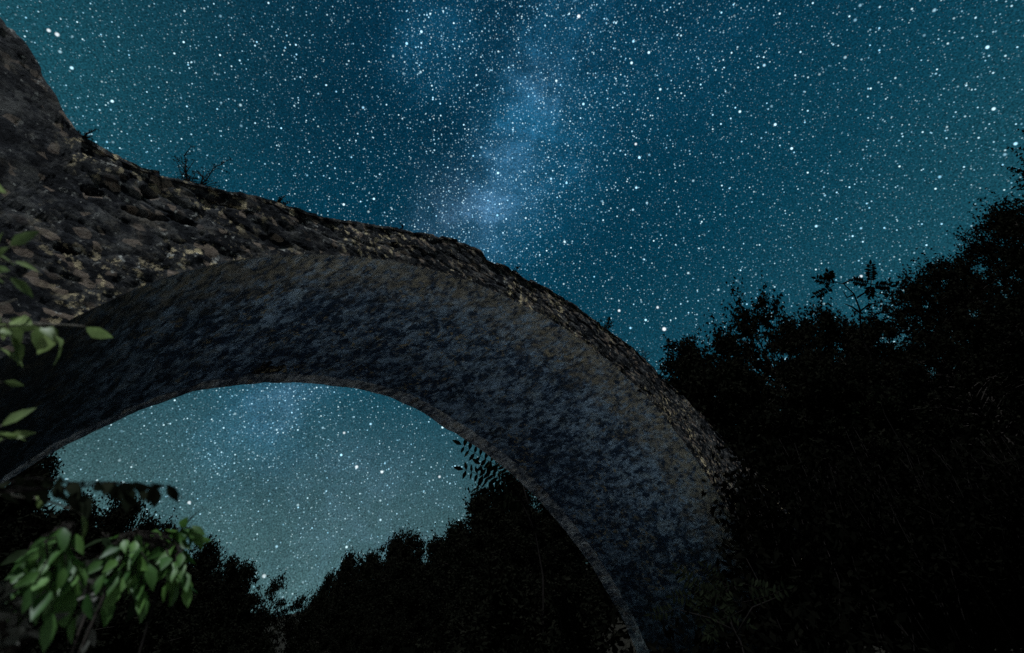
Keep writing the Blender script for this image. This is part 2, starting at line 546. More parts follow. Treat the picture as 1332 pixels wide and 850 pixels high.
gx = ax(0, 40, 600, 161, 40)
GX, GY = np.meshgrid(gx, gx + 10, indexing='xy')
GZ = terrain(GX, GY)
me = mesh_np('ground', np.stack([GX, GY, GZ], -1).reshape(-1, 3), grid_faces(len(gx), len(gx)))
m, q, bs, out = new_mat('gravel_and_soil')
pos = q.new('ShaderNodeNewGeometry').outputs['Position']
sp = q.new('ShaderNodeSeparateXYZ'); q.put(sp.inputs[0], pos)
vz = q.voro(pos, 9.0)
peb = q.mix(q.noise(pos, 1.5, 4, .6), (.44, .44, .43, 1), (.66, .65, .63, 1))
peb = q.mix(q.rng(vz.outputs['Distance'], .25, .6), peb, (.22, .22, .21, 1))
soil = q.mix(q.noise(pos, 3, 6, .65), (.006, .006, .005, 1), (.016, .015, .011, 1))
wet = q.math('ADD', sp.outputs['Z'], q.math('MULTIPLY', q.noise(pos, .8, 4, .6), 1.2))
rel = q.vmath('SUBTRACT', pos, tuple(C0))
s_pos = q.vmath('DOT_PRODUCT', rel, tuple(U)); n_pos = q.vmath('DOT_PRODUCT', rel, tuple(N))
bounce_bar = q.math('MULTIPLY', q.rng(s_pos, 1, -.5), q.rng(n_pos, 1.5, 0))  # unseen pale gravel bar, added to bounce moonlight up to the vault
q.put(bs.inputs['Base Color'], q.mix(q.rng(q.math('SUBTRACT', wet, q.math('MULTIPLY', bounce_bar, 1.9)), -1.0, -.3), peb, soil))
bs.inputs['Roughness'].default_value = .95
bs.inputs['Specular IOR Level'].default_value = .05
bp = q.new('ShaderNodeBump'); q.put(bp.inputs['Height'], q.math('ADD', q.noise(pos, 6, 6, .65), vz.outputs['Distance'])); bp.inputs['Distance'].default_value = .06
q.put(bs.inputs['Normal'], bp.outputs[0])
o = link('ground', me, m); tag(o, 'pebbly river bed rising to dark wooded valley sides', None, None, 'structure')

wn_ = np.concatenate([np.linspace(.4, 20, 40), np.linspace(22, 80, 30)])
wn_ = np.concatenate([np.linspace(-60, -2.5, 24), np.linspace(-2, 20, 50), np.linspace(22, 80, 30)])
WV = []  # unseen stream sheet, added to cut ground bounce onto the vault
for fr in np.linspace(0, 1, 9):
    sc0 = np.where(wn_ > 3, (wn_ - 3) * .30, 0) * sstep(wn_, 3, 12) + np.where(wn_ < -5, (wn_ + 5) * .7, 0)
    left = -.6 + (-5.9 + .6) * sstep(wn_, -1.2, 1.2) + .25 * np.sin(wn_ * 1.1)
    WV.append(loc(left * (1 - fr) + 5.9 * fr + sc0, wn_, np.full(len(wn_), GROUND - CZ + .12)))
m, q, bs, out = new_mat('dark_water')
pos = q.new('ShaderNodeNewGeometry').outputs['Position']
bs.inputs['Base Color'].default_value = (.012, .016, .016, 1)
bs.inputs['Roughness'].default_value = .12
bp = q.new('ShaderNodeBump'); q.put(bp.inputs['Height'], q.noise(pos, 3.5, 4, .6)); bp.inputs['Distance'].default_value = .05
q.put(bs.inputs['Normal'], bp.outputs[0])
o = link('water', mesh_np('water', np.concatenate(WV), grid_faces(9, len(wn_))), m); tag(o, 'unseen dark stream added to cut bounce light under the arch', None, None, 'structure')

# ------------------------------------------------------------------ the bridge
near_th = np.radians([180, 166, 158.5, 153.8, 149.8, 143.5, 135.9, 126.5, 117, 105.9, 99.4, 90.6, 83, 70.9, 59, 48.6, 30, 0][::-1])
near_r = np.array([5.92, 5.92, 5.94, 6.01, 6.05, 6.06, 6.03, 5.98, 5.97, 5.94, 5.96, 6.01, 6.06, 6.12, 6.03, 5.88, 5.9, 6.0][::-1])
far_th = np.radians([180, 162, 150, 144.6, 138.7, 129.3, 120.6, 111.6, 101.2, 87, 76.7, 65.5, 55.5, 45, 37, 30, 0][::-1])
far_r = np.array([5.9, 5.9, 5.95, 6.03, 6.08, 6.08, 6.04, 6.02, 5.98, 5.82, 5.81, 5.88, 5.93, 6.02, 6.14, 6.14, 6.1][::-1])


def smooth_interp(t, xs, ys):
    w = .10
    acc = 0
    for k in np.linspace(-1, 1, 7):
        acc = acc + np.interp(t + k * w, xs, ys)
    return acc / 7


TH = np.linspace(math.pi, 0, 640)


def intrados(f):
    """profile of the arch opening at fraction f of its width (0 near face, 1 far face): feet, arc, feet"""
    r = smooth_interp(TH, near_th, near_r) * (1 - f) + smooth_interp(TH, far_th, far_r) * f
    s = r * np.cos(TH); z = r * np.sin(TH)
    foot = np.linspace(-1.75, 0, 60, endpoint=False)
    return (np.concatenate([np.full(60, s[0]), s, np.full(60, s[-1])]), np.concatenate([foot, z, foot[::-1]]))


top_px = [(104, 189), (130, 205), (180, 228), (250, 243), (330, 262), (400, 281), (450, 290), (500, 298), (560, 307), (600, 316), (624, 326), (632, 336), (660, 348), (700, 370), (750, 399), (790, 426), (820, 450), (850, 476), (890, 514)]
top_s, top_z = [], []
for px, py in top_px:
    a_, b_ = on_face(px, py)
    top_s.append(a_); top_z.append(b_)
top_s += [4.6, 6.0, 8.0, 10.5, 13.5]
top_z += [6.42, 6.05, 5.5, 5.0, 4.6]
top_s = np.array(top_s); top_z = np.array(top_z)
SL = top_s[0]                      # left end of the arch wall, where the wing wall starts


def ztop(s):
    z = np.interp(s, top_s, top_z)
    P = np.stack([s, s * 0, s * 0], -1)
    step = np.floor(s / .27 + .35 * vnoise(P, 1.3, 77)).astype(np.int64)
    jag = (lattice(step, step * 0 + 3, step * 0, 5) - .5) * .075
    return z + jag + .03 * fbm(P, 4, 3, 61)


def pits(P, D, list_):
    for (c, along_, across, ra, rb, depth) in list_:
        d = P - c
        a = (d @ along_) / ra; b = (d @ across) / rb
        D = D - depth * sstep(1 - np.sqrt(a * a + b * b), 0, .45)
    return D


bridge = empty('stone_bridge', loc(0, WID / 2, GROUND - CZ))
tag(bridge, 'old humpbacked rubble stone arch bridge with mottled lichen walls spanning the valley', 'bridge')
BR = np.array(bridge.location)


def part(name, V, faces, uv, mat):
    o = link(name, mesh_np(name, V - BR, faces, uv), mat, bridge)
    return o


s0, z0 = intrados(0)
s1, z1 = intrados(1)
npf = len(s0)
arcl = np.concatenate([[0], np.cumsum(np.hypot(np.diff(s0), np.diff(z0)))])
# normals of the opening (towards its centre)
tx, tz = np.gradient(s0), np.gradient(z0)
ln = np.hypot(tx, tz)
inx, inz = tz / ln, -tx / ln           # points to the inside of the opening


def arris_normal(w_):
    """w_ = 0 in the face, 1 in the soffit"""
    nv = -N[None, :] * (1 - w_[:, None])
    return nv


# soffit of the vault: rows across the width
RINGW = .30
nw = 112


def barrel(f0, f1, rows, name, mat, near_edge):
    V = []; uvs = []; NR = []
    for f in np.linspace(f0, f1, rows):
        sa = s0 * (1 - f) + s1 * f; za = z0 * (1 - f) + z1 * f
        V.append(loc(sa, f * WID, za))
        uvs.append(np.stack([arcl, np.full(npf, f * WID)], 1))
        nn = inx[:, None] * U[None] + inz[:, None] * np.array([[0, 0, 1.0]])
        if near_edge:
            k = .5 * (1 - sstep(np.array([f * WID]), 0, .10))[0]
            nn = nn * (1 - k) - N[None] * k
        if f > .9:
            k = .5 * sstep(np.array([(f - 1) * WID]), -.10, 0)[0]
            nn = nn * (1 - k) + N[None] * k
        NR.append(nn / np.linalg.norm(nn, axis=1, keepdims=True))
    V = np.concatenate(V); uvs = np.concatenate(uvs); NR = np.concatenate(NR)
    wgt = sstep(uvs[:, 1], .0, .12) * (1 - sstep(uvs[:, 1], WID - .12, WID))
    wv = np.stack([vnoise(V, 1.7, 41), vnoise(V, 1.7, 42)], 1) * .22
    e_, r_ = cells(uvs[:, 1] + wv[:, 0], uvs[:, 0] + wv[:, 1], .30, .14, 21)
    D = wgt * ((r_ - .5) * .018 + .006 * sstep(e_, 0, .22) + .022 * fbm(np.stack([uvs[:, 0], uvs[:, 1] * .4, uvs[:, 0] * 0], 1), 7, 3, 35)) + .05 * fbm(V, .8, 3, 31) + .022 * fbm(V, 4.5, 4, 33, .6)
    hl = []
    for px, py, ra, rb in ((800, 530, .07, .16), (828, 524, .08, .2), (842, 500, .05, .12), (705, 478, .05, .10)):
        d = ray(px, py); d /= np.linalg.norm(d)
        w_ = V / np.linalg.norm(V, axis=1, keepdims=True)
        i = np.argmax(w_ @ d)
        al = np.cross(NR[i], N); al /= np.linalg.norm(al)
        hl.append((V[i], al, N, ra, rb, .13))
    D = pits(V, D, hl)
    return part(name, V + NR * D[:, None], grid_faces(rows, npf), uvs, mat)


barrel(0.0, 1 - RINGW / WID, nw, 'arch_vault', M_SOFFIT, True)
barrel(1 - RINGW / WID, 1.0, 12, 'voussoir_ring', M_RING, False)

# near spandrel wall: strips from the opening's edge to the wall top
key_i = np.array([0, 60, 60 + 640 * (180 - 160) / 180, 60 + 640 * (180 - 140) / 180, 60 + 640 * .5, 60 + 640 * (180 - 55) / 180, 60 + 640 * (180 - 20) / 180, 699, 759])
key_s = np.array([SL, SL, SL, -5.3, -.3, 4.2, 9.0, 13.5, 13.5])
key_z = np.array([-1.75, 1.2, 3.7, 0, 0, 0, 0, 0, -1.75])
idx = np.arange(npf)
os_ = np.interp(idx, key_i, key_s)
i_l = key_i[2]; i_r = 699
oz = ztop(os_)
oz = np.where(idx < i_l, np.interp(idx, key_i[:3], [-1.75, 1.2, oz[int(i_l) + 1]]), oz)
oz = np.where(idx > i_r, np.interp(idx, [i_r, 759], [oz[i_r], -1.75]), oz)


def spandrel(off, sgn, sa, za, rows, name, mat, holes):
    V = []; uvs = []; NR = []; wg = []
    for t in np.linspace(0, 1, rows):
        s_ = sa * (1 - t) + os_ * t; z_ = za * (1 - t) + oz * t
        V.append(loc(s_, off, z_))
        uvs.append(np.stack([s_, z_], 1))
        dist = t * np.hypot(os_ - sa, oz - za)
        k = .5 * (1 - sstep(dist, 0, .10))[:, None]
        nn = sgn * -N[None] * (1 - k) + k * (inx[:, None] * U[None] + inz[:, None] * np.array([[0, 0, 1.0]]))
        NR.append(nn / np.linalg.norm(nn, axis=1, keepdims=True))
        wg.append(sstep(dist, 0, .12))
    V = np.concatenate(V); uvs = np.concatenate(uvs); NR = np.concatenate(NR); wg = np.concatenate(wg)
    wv = np.stack([vnoise(V, 1.9, 51), vnoise(V, 1.9, 52)], 1) * .12
    e_, r_ = cells(uvs[:, 0] + wv[:, 0], uvs[:, 1] + wv[:, 1], .38, .19, 23)
    e2, r2 = cells(uvs[:, 0] - wv[:, 1], uvs[:, 1] + wv[:, 0], .17, .10, 29)
    D = wg * ((r_ - .5) * .016 + .010 * sstep(e_, 0, .25) + .010 * (r2 - .5)) + .05 * fbm(V, .8, 3, 31) + .022 * fbm(V, 4.5, 4, 33, .6)
    hl = []
    for px, py, ra, rb, dp in holes:
        a_, b_ = on_face(px, py, off)
        sl_ = .42
        al = (U + np.array([0, 0, sl_])); al /= np.linalg.norm(al)
        hl.append((loc(a_, off, b_), al, np.cross(al, N), ra, rb, dp))
    D = pits(V, D, hl)
    return part(name, V + NR * D[:, None], grid_faces(rows, npf, sgn > 0), uvs, mat)


HOLES = [(290, 271, .15, .035, .16), (188, 286, .17, .032, .16), (236, 294, .12, .034, .14), (512, 323, .045, .045, .18), (192, 258, .07, .05, .12), (85, 335, .08, .03, .06),
         (118, 258, .08, .035, .1)]
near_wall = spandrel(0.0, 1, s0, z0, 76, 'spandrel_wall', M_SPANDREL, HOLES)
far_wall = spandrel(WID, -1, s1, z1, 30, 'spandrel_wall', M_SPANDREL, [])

# parapet tops, inner parapet faces and the paved deck between them
ts = np.linspace(SL, 13.4, 420)
zt = ztop(ts)


def strip(name, cols, mat):
    """cols: list of (n, z array)"""
    V = np.concatenate([loc(ts, n_, z_) for n_, z_ in cols])
    uv = np.concatenate([np.stack([ts, np.full(len(ts), n_) + z_], 1) for n_, z_ in cols])
    D = .02 * fbm(V, 6, 3, 71)
    V = V + D[:, None] * np.array([0, 0, 1.0])
    return part(name, V, grid_faces(len(cols), len(ts), True), uv, mat)


PT = .36
zd = np.interp(ts, top_s, top_z) - .55
strip('parapet', [(.0 - .02, zt - .06), (.05, zt + .01), (.2, zt + .02), (PT, zt - .01), (PT, zd)], M_WING)
strip('parapet', [(WID - PT, zd), (WID - PT, zt - .01), (WID - .2, zt + .02), (WID - .05, zt + .01), (WID + .02, zt - .06)], M_WING)
strip('deck', [(PT - .02, zd + .01), (WID / 2, zd + .05), (WID - PT + .02, zd + .01)], M_WING)

# wing wall: flares from the left end of the arch wall towards the viewer's side
FL = math.radians(10)
wd = -U * math.cos(FL) - N * math.sin(FL)            # along the wing
wn = np.cross(np.array([0, 0, 1.0]), wd)
wn = wn if wn @ N < 0 else -wn                       # outward, facing the viewer
wing_o = loc(SL + .015, 0, 0)
wp = []
for px, py in ((104, 189), (95, 183), (80, 160), (60, 124), (45, 100), (30, 75), (15, 55), (0, 33), (-40, -25), (-90, -95)):
    d = ray(px, py)
    P = d * ((wing_o @ wn) / (d @ wn)) - wing_o
    wp.append((P @ wd, P[2]))
wl = np.linspace(-.02, 7.0, 230)
wtop = np.interp(wl, [a for a, b in wp], [b for a, b in wp])
P1 = np.stack([wl, wl * 0, wl * 0], 1)
st_ = np.floor(wl / .16 + .4 * vnoise(P1, 2, 87)).astype(np.int64)
wtop = np.minimum(wtop, 6.0) + (lattice(st_, st_ * 0 + 3, st_ * 0, 15) - .5) * .07 + .03 * fbm(P1, 6, 3, 8)
print('wing', [(round(a, 2), round(b, 2)) for a, b in wp])
rows = 150
V = []; uvs = []
for t in np.linspace(0, 1, rows):
    z_ = -1.75 + (wtop + 1.75) * t
    V.append(wing_o + wl[:, None] * wd + z_[:, None] * np.array([0, 0, 1.0]))
    uvs.append(np.stack([-wl, z_], 1))
V = np.concatenate(V); uvs = np.concatenate(uvs)
wv = np.stack([vnoise(V, 1.9, 51), vnoise(V, 1.9, 52)], 1) * .12
e_, r_ = cells(uvs[:, 0] + wv[:, 0], uvs[:, 1] + wv[:, 1], .34, .2, 25)
e2, r2 = cells(uvs[:, 0] - wv[:, 1], uvs[:, 1] + wv[:, 0], .15, .10, 39)
fade = sstep(uvs[:, 0], 0, -.25)
D = fade * ((r_ - .5) * .02 + .008 * sstep(e_, 0, .25) + .010 * (r2 - .5)) + .05 * fbm(V, .8, 3, 31) + .014 * fbm(V, 4.5, 4, 33, .6)
Vf = V + wn * D[:, None]
nwl = len(wl)
topf = Vf[-nwl:]
back_t = topf - wn * .8 + np.array([0, 0, -.03]); back_b = back_t.copy(); back_b[:, 2] = CZ - 1.8
Vw = np.concatenate([Vf, back_t, back_b]); uvw = np.concatenate([uvs, uvs[-nwl:] + [0, .8], uvs[-nwl:] + [0, 3]])
part('wing_wall', Vw, grid_faces(rows + 2, nwl), uvw, M_WING)

# ------------------------------------------------------------------ plants


class MB:
    def __init__(self):
        self.v = []; self.f = []; self.n = 0

    def add(self, V, F_):
        self.v.append(np.asarray(V, float)); self.f += [tuple(i + self.n for i in f) for f in F_]
        self.n += len(V)

    def tube(self, pts, r0, r1, sides=5):
        pts = np.asarray(pts, float); k = len(pts)
        V = []
        for i, p in enumerate(pts):
            d = pts[min(i + 1, k - 1)] - pts[max(i - 1, 0)]
            d = d / (np.linalg.norm(d) + 1e-9)
            a = np.cross(d, [0.31, .17, .93] if abs(d[2]) < .9 else [1, 0, 0]); a /= np.linalg.norm(a)
            b = np.cross(d, a)
            r = r0 + (r1 - r0) * i / (k - 1)
            for j in range(sides):
                t = 2 * math.pi * j / sides
                V.append(p + r * (math.cos(t) * a + math.sin(t) * b))
        F_ = []
        for i in range(k - 1):
            for j in range(sides):
                F_.append((i * sides + j, i * sides + (j + 1) % sides, (i + 1) * sides + (j + 1) % sides, (i + 1) * sides + j))
        F_.append(tuple(range(sides))[::-1]); F_.append(tuple(range((k - 1) * sides, k * sides)))
        self.add(V, F_)

    def leaf(self, p, d, up, L, wd_, droop=.15, fold=.25):
        """an ovate pointed leaf with a folded midrib, from its stalk at p along d"""
        d = d / (np.linalg.norm(d) + 1e-9)
        side = np.cross(d, up); side /= (np.linalg.norm(side) + 1e-9)
        nn = np.cross(side, d)
        prof = ((0, .0), (.12, .45), (.38, 1.0), (.68, .74), (.88, .3))
        V = []
        for t, w in prof:
            c = p + d * L * t - nn * droop * L * t * t
            h = w * wd_ / 2
            V += [c - side * h + nn * h * fold, c, c + side * h + nn * h * fold]
        V.append(p + d * L - nn * droop * L)
        F_ = []
        for i in range(len(prof) - 1):
            a = i * 3
            F_ += [(a, a + 1, a + 4, a + 3), (a + 1, a + 2, a + 5, a + 4)]
        a = (len(prof) - 1) * 3
        F_ += [(a, a + 1, a + 3), (a + 1, a + 2, a + 3)]
        self.add(V, F_)

    def quads(self, P, A, B):
        """many little diamond leaves at once: centres P, half axes A and B"""
        k = len(P)
        V = np.stack([P - A, P - A * .1 + B, P + A, P - A * .1 - B], 1).reshape(-1, 3)
        self.add(V, np.arange(4 * k).reshape(-1, 4).tolist())

    def build(self, name, mat, parent=None, origin=(0, 0, 0), smooth=True):
        V = np.concatenate(self.v) - np.asarray(origin, float)
        return link(name, mesh_np(name, V, self.f, None, smooth), mat, parent)


def unit(v):
    return v / (np.linalg.norm(v, axis=-1, keepdims=True) + 1e-9)


def rand_dirs(k):
    return unit(RNG.normal(size=(k, 3)))


def curve_pts(a, b, sag=0.0, k=7, wob=.0):
    a = np.asarray(a, float); b = np.asarray(b, float)
    t = np.linspace(0, 1, k)[:, None]
    P = a + (b - a) * t
    P[:, 2] += (sag * 4 * t * (1 - t))[:, 0]
    if wob:
        P[1:-1] += RNG.normal(size=(k - 2, 3)) * wob
    return P


def tree_proto(kind, seed):
    """crown of leaf clumps on twigs and a tapered trunk with limbs; unit: metres, about 10 m tall"""
    rg = np.random.default_rng(seed)
    fol, wood = MB(), MB()
    H = 10.0
    lean = rg.normal(size=2) * .35
    trunk = np.array([[lean[0] * t * t, lean[1] * t * t, H * .93 * t] for t in np.linspace(-.06, 1, 10)])
    trunk[1:-1, :2] += rg.normal(size=(8, 2)) * .07
    wood.tube(trunk, .17, .02, 7)
    P, A, B = [], [], []

    def clump(c, rad, k, ls):
        d = unit(rg.normal(size=(k, 3))); r = rad * rg.random((k, 1)) ** .5
        p = c + d * r * np.array([1, 1, .75])
        a = unit(rg.normal(size=(k, 3)) + d * .6) * (ls * (.6 + .8 * rg.random((k, 1))))
        b = unit(np.cross(a, rg.normal(size=(k, 3)))) * (np.linalg.norm(a, axis=1, keepdims=True) * .48)
        P.append(p); A.append(a); B.append(b)

    wisp = 5
    if kind == 'round':
        nl, lo, wid, ls, per = 60, .06, 2.5, .13, 190
    elif kind == 'tall':
        nl, lo, wid, ls, per = 60, .05, 1.8, .125, 175
    elif kind == 'clumpy':
        nl, lo, wid, ls, per, wisp = 62, .06, 2.7, .14, 120, 7
    elif kind == 'sparse':
        nl, lo, wid, ls, per = 24, .42, 2.4, .13, 95
    else:                                                     # spire
        nl, lo, wid, ls, per = 64, .05, 1.9, .12, 130
    for i in range(nl):
        t = lo + (1 - lo) * (i + rg.random() * .8) / nl
        t = min(t, .985)
        z = H * .93 * t
        root_ = np.array([np.interp(z, trunk[:, 2], trunk[:, 0]), np.interp(z, trunk[:, 2], trunk[:, 1]), z])
        if kind == 'spire':
            w = wid * (1.02 - t) ** .8
        else:
            u_ = (t - lo) / (1 - lo)
            w = wid * (math.sin(math.pi * (.16 + .80 * u_)) ** .7)
        w *= .6 + .65 * rg.random()
        az_ = i * 2.399 + rg.normal() * .5
        up_ = (.1 if kind == 'spire' else .42) + rg.normal() * .22
        tip = root_ + np.array([math.cos(az_) * w, math.sin(az_) * w, up_ * w])
        if i > nl - 4:
            tip = root_ + np.array([rg.normal() * .35, rg.normal() * .35, .3 + rg.random() * .75])
        pts = np.array([root_ + (tip - root_) * k_ + np.array([0, 0, .15 * w * math.sin(math.pi * k_)]) for k_ in np.linspace(0, 1, 5)])
        wood.tube(pts, .05 * (1.1 - t) + .012, .008, 4)
        nsub = 5 if kind != 'sparse' else 4
        for k in range(nsub):
            f = .35 + .65 * (k + rg.random()) / nsub
            c = root_ + (tip - root_) * min(f, 1) + rg.normal(size=3) * .28 * (.5 + f * .6)
            rad = (.34 + .38 * rg.random()) * {'sparse': .8, 'clumpy': .62}.get(kind, 1.0)
            clump(c, rad, int(per / nsub * (.7 + .6 * rg.random()) * (rad / .45) ** 1.6) + 6, ls)
            # wispy shoots past the clump
            d = unit((c - root_)[None])[0] + rg.normal(size=3) * .45 + np.array([0, 0, .35])
            ss = c + d[None] * np.linspace(.15, .5 if kind != 'clumpy' else .8, wisp)[:, None]
            a = unit(rg.normal(size=(wisp, 3))) * ls * .9
            P.append(ss + rg.normal(size=(wisp, 3)) * .06); A.append(a); B.append(unit(np.cross(a, rg.normal(size=(wisp, 3)))) * ls * .5)
    fol.quads(np.concatenate(P), np.concatenate(A), np.concatenate(B))
    return fol, wood, H


KINDS = [('round', 1), ('round', 2), ('tall', 3), ('tall', 4), ('sparse', 5), ('spire', 6), ('clumpy', 7), ('clumpy', 8)]
PROTO = []
for kind, sd in KINDS:
    fol, wood, H = tree_proto(kind, sd)
    V = np.concatenate(fol.v)
    PROTO.append([mesh_np('crown', V, fol.f, None, False), mesh_np('trunk', np.concatenate(wood.v), wood.f), float(np.percentile(V[:, 2], 99.0))])
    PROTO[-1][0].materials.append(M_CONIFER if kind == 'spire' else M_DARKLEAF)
    PROTO[-1][1].materials.append(M_BARK)


def plant_tree(px, py, dist, k, label, group, rz=None, wide=1.0):
    d = ray(px, py); hd = np.hypot(d[0], d[1])
    x, y = d[0] / hd * dist, d[1] / hd * dist
    ztop_ = d[2] / hd * dist
    zg = ground_z((x, y))
    h = ztop_ - zg
    fm, wm, top = PROTO[k]
    sc = h / top
    if sc < .35 or sc > 1.7:
        print('tree height', round(h, 1), 'at', px, py, dist)
    t = empty('broadleaf_tree' if KINDS[k][0] != 'spire' else 'spire_tree', (x, y, zg))
    tag(t, label, 'tree', group)
    t.rotation_euler.z = RNG.random() * 6.28 if rz is None else rz
    wxy = sc * wide if sc < 1 else wide * sc ** .7
    t.scale = (wxy, wxy, sc)
    for nm, m_ in (('trunk', wm), ('crown', fm)):
        c = bpy.data.objects.new(nm, m_); col.objects.link(c); c.parent = t
    return t


GR = 'trees on the right hillside skyline'
GA = 'trees beyond the arch on the right slope'
GL = 'trees beyond the arch on the left slope'
trees = [
    # right skyline, from the bridge to the frame edge
    (868, 460, 17, 2, 'dense dark tree rising just behind the right end of the bridge parapet', GR, .8),
    (893, 452, 21, 5, 'thin spiky treetop standing next to the bridge end and its dense dark neighbour', GR, .7),
    (938, 438, 23, 1, 'low ragged tree left of the tallest rounded crown near the bridge', GR, .8),
    (973, 400, 24, 0, 'prominent round topped tree above the bridge end with pale gaps under its crown', GR, .75),
    (1022, 412, 25, 3, 'tree with a pale see-through gap right of the prominent round topped tree', GR, .8),
    (1060, 402, 24, 1, 'tree below the left feathery leaves of the bare forked sapling', GR, .8),
    (1098, 414, 26, 0, 'broad tree directly beneath the bare forked sapling on the skyline', GR, .9),
    (1135, 416, 24, 2, 'low tree in the dip right of the bare forked sapling', GR, .9),
    (1170, 363, 25, 1, 'bushy tree first on the rise right of the bare forked sapling', GR, .8),
    (1202, 349, 26, 3, 'narrow tree second on the rise right of the forked sapling', GR, .8),
    (1226, 334, 25, 0, 'rounded tree midway up the rising right skyline', GR, .7),
    (1255, 303, 26, 2, 'tree with upright shoots on the steep part of the right skyline', GR, .8),
    (1284, 269, 26, 1, 'tree with a pointed leafy tuft high on the right skyline', GR, .75),
    (1310, 272, 24, 3, 'tree in the notch beside the tallest tree at the right edge', GR, .8),
    (1340, 196, 25, 0, 'tallest tree cut off by the right edge of the view', GR, .8),
    (1385, 170, 24, 1, 'tree mostly outside the right edge behind the tallest one', GR, .9),
    # second row lower down the slope
    (955, 478, 18, 1, 'shadowy tree on the slope below the prominent round topped tree', GR, .9),
    (1045, 470, 18, 0, 'shadowy tree on the slope below the forked sapling, nearest the bridge', GR, 1.0),
    (1125, 465, 18, 3, 'shadowy tree on the slope under the skyline dip', GR, 1.0),
    (1205, 430, 18, 0, 'shadowy tree halfway down the slope under the rising skyline', GR, 1.0),
    (1290, 380, 18, 2, 'shadowy tree on the slope under the tallest right edge tree', GR, 1.0),
    # through the arch, right slope
    (426, 782, 62, 3, 'small far tree at the bottom of the valley notch, right side', GA, .8),
    (441, 756, 56, 1, 'second tree up from the valley notch beyond the arch', GA, .75),
    (465, 729, 52, 2, 'pointed tree third up from the valley notch', GA, .75),
    (489, 727, 50, 5, 'spiky tree level with its pointed neighbour beyond the arch', GA, .8),
    (520, 705, 46, 5, 'tall spire tree standing above the middle of the slope under the arch', GA, .7),
    (546, 703, 44, 0, 'rounded tree beside the tall spire tree under the arch', GA, .75),
    (572, 706, 42, 3, 'tree in the shallow dip under the arch crown', GA, .75),
    (598, 690, 38, 1, 'tree just left of the large dark tree under the arch', GA, .7),
    (640, 642, 30, 0, 'large dark tree filling the right of the arch opening', GA, .9),
    (668, 628, 28, 3, 'dark tree touching the underside of the arch beside the thin pale stems', GA, .9),
    (720, 640, 27, 1, 'dark tree partly behind the right leg of the arch', GA, 1.0),
    # through the arch, left slope
    (30, 628, 22, 1, 'tree under the low left springing of the arch with pale gaps', GL, .9),
    (64, 612, 24, 3, 'tree whose top meets the left corner of the arch opening', GL, .7),
    (120, 672, 30, 0, 'tree behind the black hanging spray of leaves', GL, .8),
    (148, 671, 34, 2, 'tree right of the black hanging spray, above the green shrubs', GL, .7),
    (169, 668, 36, 5, 'pointed tree above the right green shrub on the left slope', GL, .7),
    (192, 688, 38, 1, 'rounded tree on the left slope above the right green shrub', GL, .7),
    (222, 697, 40, 3, 'tree behind the black three-leaf tip on the left slope', GL, .7),
    (275, 716, 44, 0, 'tree right of the black three-leaf tip on the left slope', GL, .7),
    (303, 737, 48, 2, 'tree with a narrow top midway down the left slope', GL, .7),
    (330, 744, 50, 5, 'pair-topped tree left of the windswept tree', GL, .7),
    (364, 756, 54, 4, 'windswept open tree leaning over the valley notch', GL, .75),
    (394, 780, 56, 4, 'small open tree with a thin trunk in the valley notch', GL, .9),
]
for px, py, ds, k, lb, gp, wd_ in trees:
    if gp == GR and py < 445:
        k = 6 + (px % 2)
    if ds > 40:
        wd_ *= .95
        k = k if k == 4 else px % 2
    plant_tree(px, py, ds, k, lb, gp, wide=wd_)

def fill_row(pts, f, drop, label, group):
    for px, py, ds in pts:
        d = ray(px, py + drop); hd = np.hypot(d[0], d[1]); q_ = ds * f
        h = d[2] / hd * q_ - ground_z((d[0] / hd * q_, d[1] / hd * q_))
        if h > 2.2:
            plant_tree(px, py + drop, q_, (px + int(drop)) % 4, label, group, wide=1.15)


ROW_R = [(445, 760, 54), (470, 735, 50), (500, 728, 46), (530, 708, 44), (560, 706, 42), (590, 695, 38), (625, 665, 32), (655, 640, 29), (690, 640, 28), (730, 650, 27)]
ROW_L = [(40, 650, 26), (85, 660, 28), (125, 680, 31), (160, 680, 34), (205, 700, 38), (245, 715, 41), (285, 735, 44), (320, 752, 48), (350, 775, 50)]
for f, dr in ((.86, 30), (.74, 62), (.62, 100), (.52, 140)):
    fill_row(ROW_R, f, dr, 'unlit tree lost in the black slope right of the valley notch inside the arch', 'unlit trees on the slope right of the notch')
    if dr < 120:
        fill_row(ROW_L, f, dr, 'unlit tree lost in the black slope left of the valley notch', 'unlit trees on the slope left of the notch')

# unseen trees added behind the viewer to keep the moon off the right hillside
for i, (x, y, top_, lb) in enumerate([(7.6, -2.2, 15, 'unseen moon-blocking tree added behind the viewer, front row at the water'), (10.2, -1.6, 17, 'unseen moon-blocking tree added behind the viewer, front row second from the water'), (12.8, -1.8, 19, 'unseen moon-blocking tree added behind the viewer, front row middle'), (15.6, -1.4, 21, 'unseen moon-blocking tree added behind the viewer, front row fourth from the water'),
                                      (18.6, -1.0, 23, 'unseen moon-blocking tree added behind the viewer, front row uphill end'), (9.0, -5.0, 20, 'unseen moon-blocking tree added behind the viewer, back row nearest the water'), (13.5, -5.2, 23, 'unseen moon-blocking tree added behind the viewer, back row middle'), (18.0, -5.0, 26, 'unseen moon-blocking tree added behind the viewer, back row uphill end')]):
    zg = ground_z((x, y))
    sc_t = (top_ - zg) / PROTO[i % 2][2]
    t = empty('broadleaf_tree', (x, y, zg)); tag(t, lb, 'tree', 'unseen trees added to block the moon')
    t.scale = (sc_t * .62, sc_t * .62, sc_t); t.rotation_euler.z = i * 1.3
    for nm, m_ in (('trunk', PROTO[i % 2][1]), ('crown', PROTO[i % 2][0])):
        c = bpy.data.objects.new(nm, m_); col.objects.link(c); c.parent = t

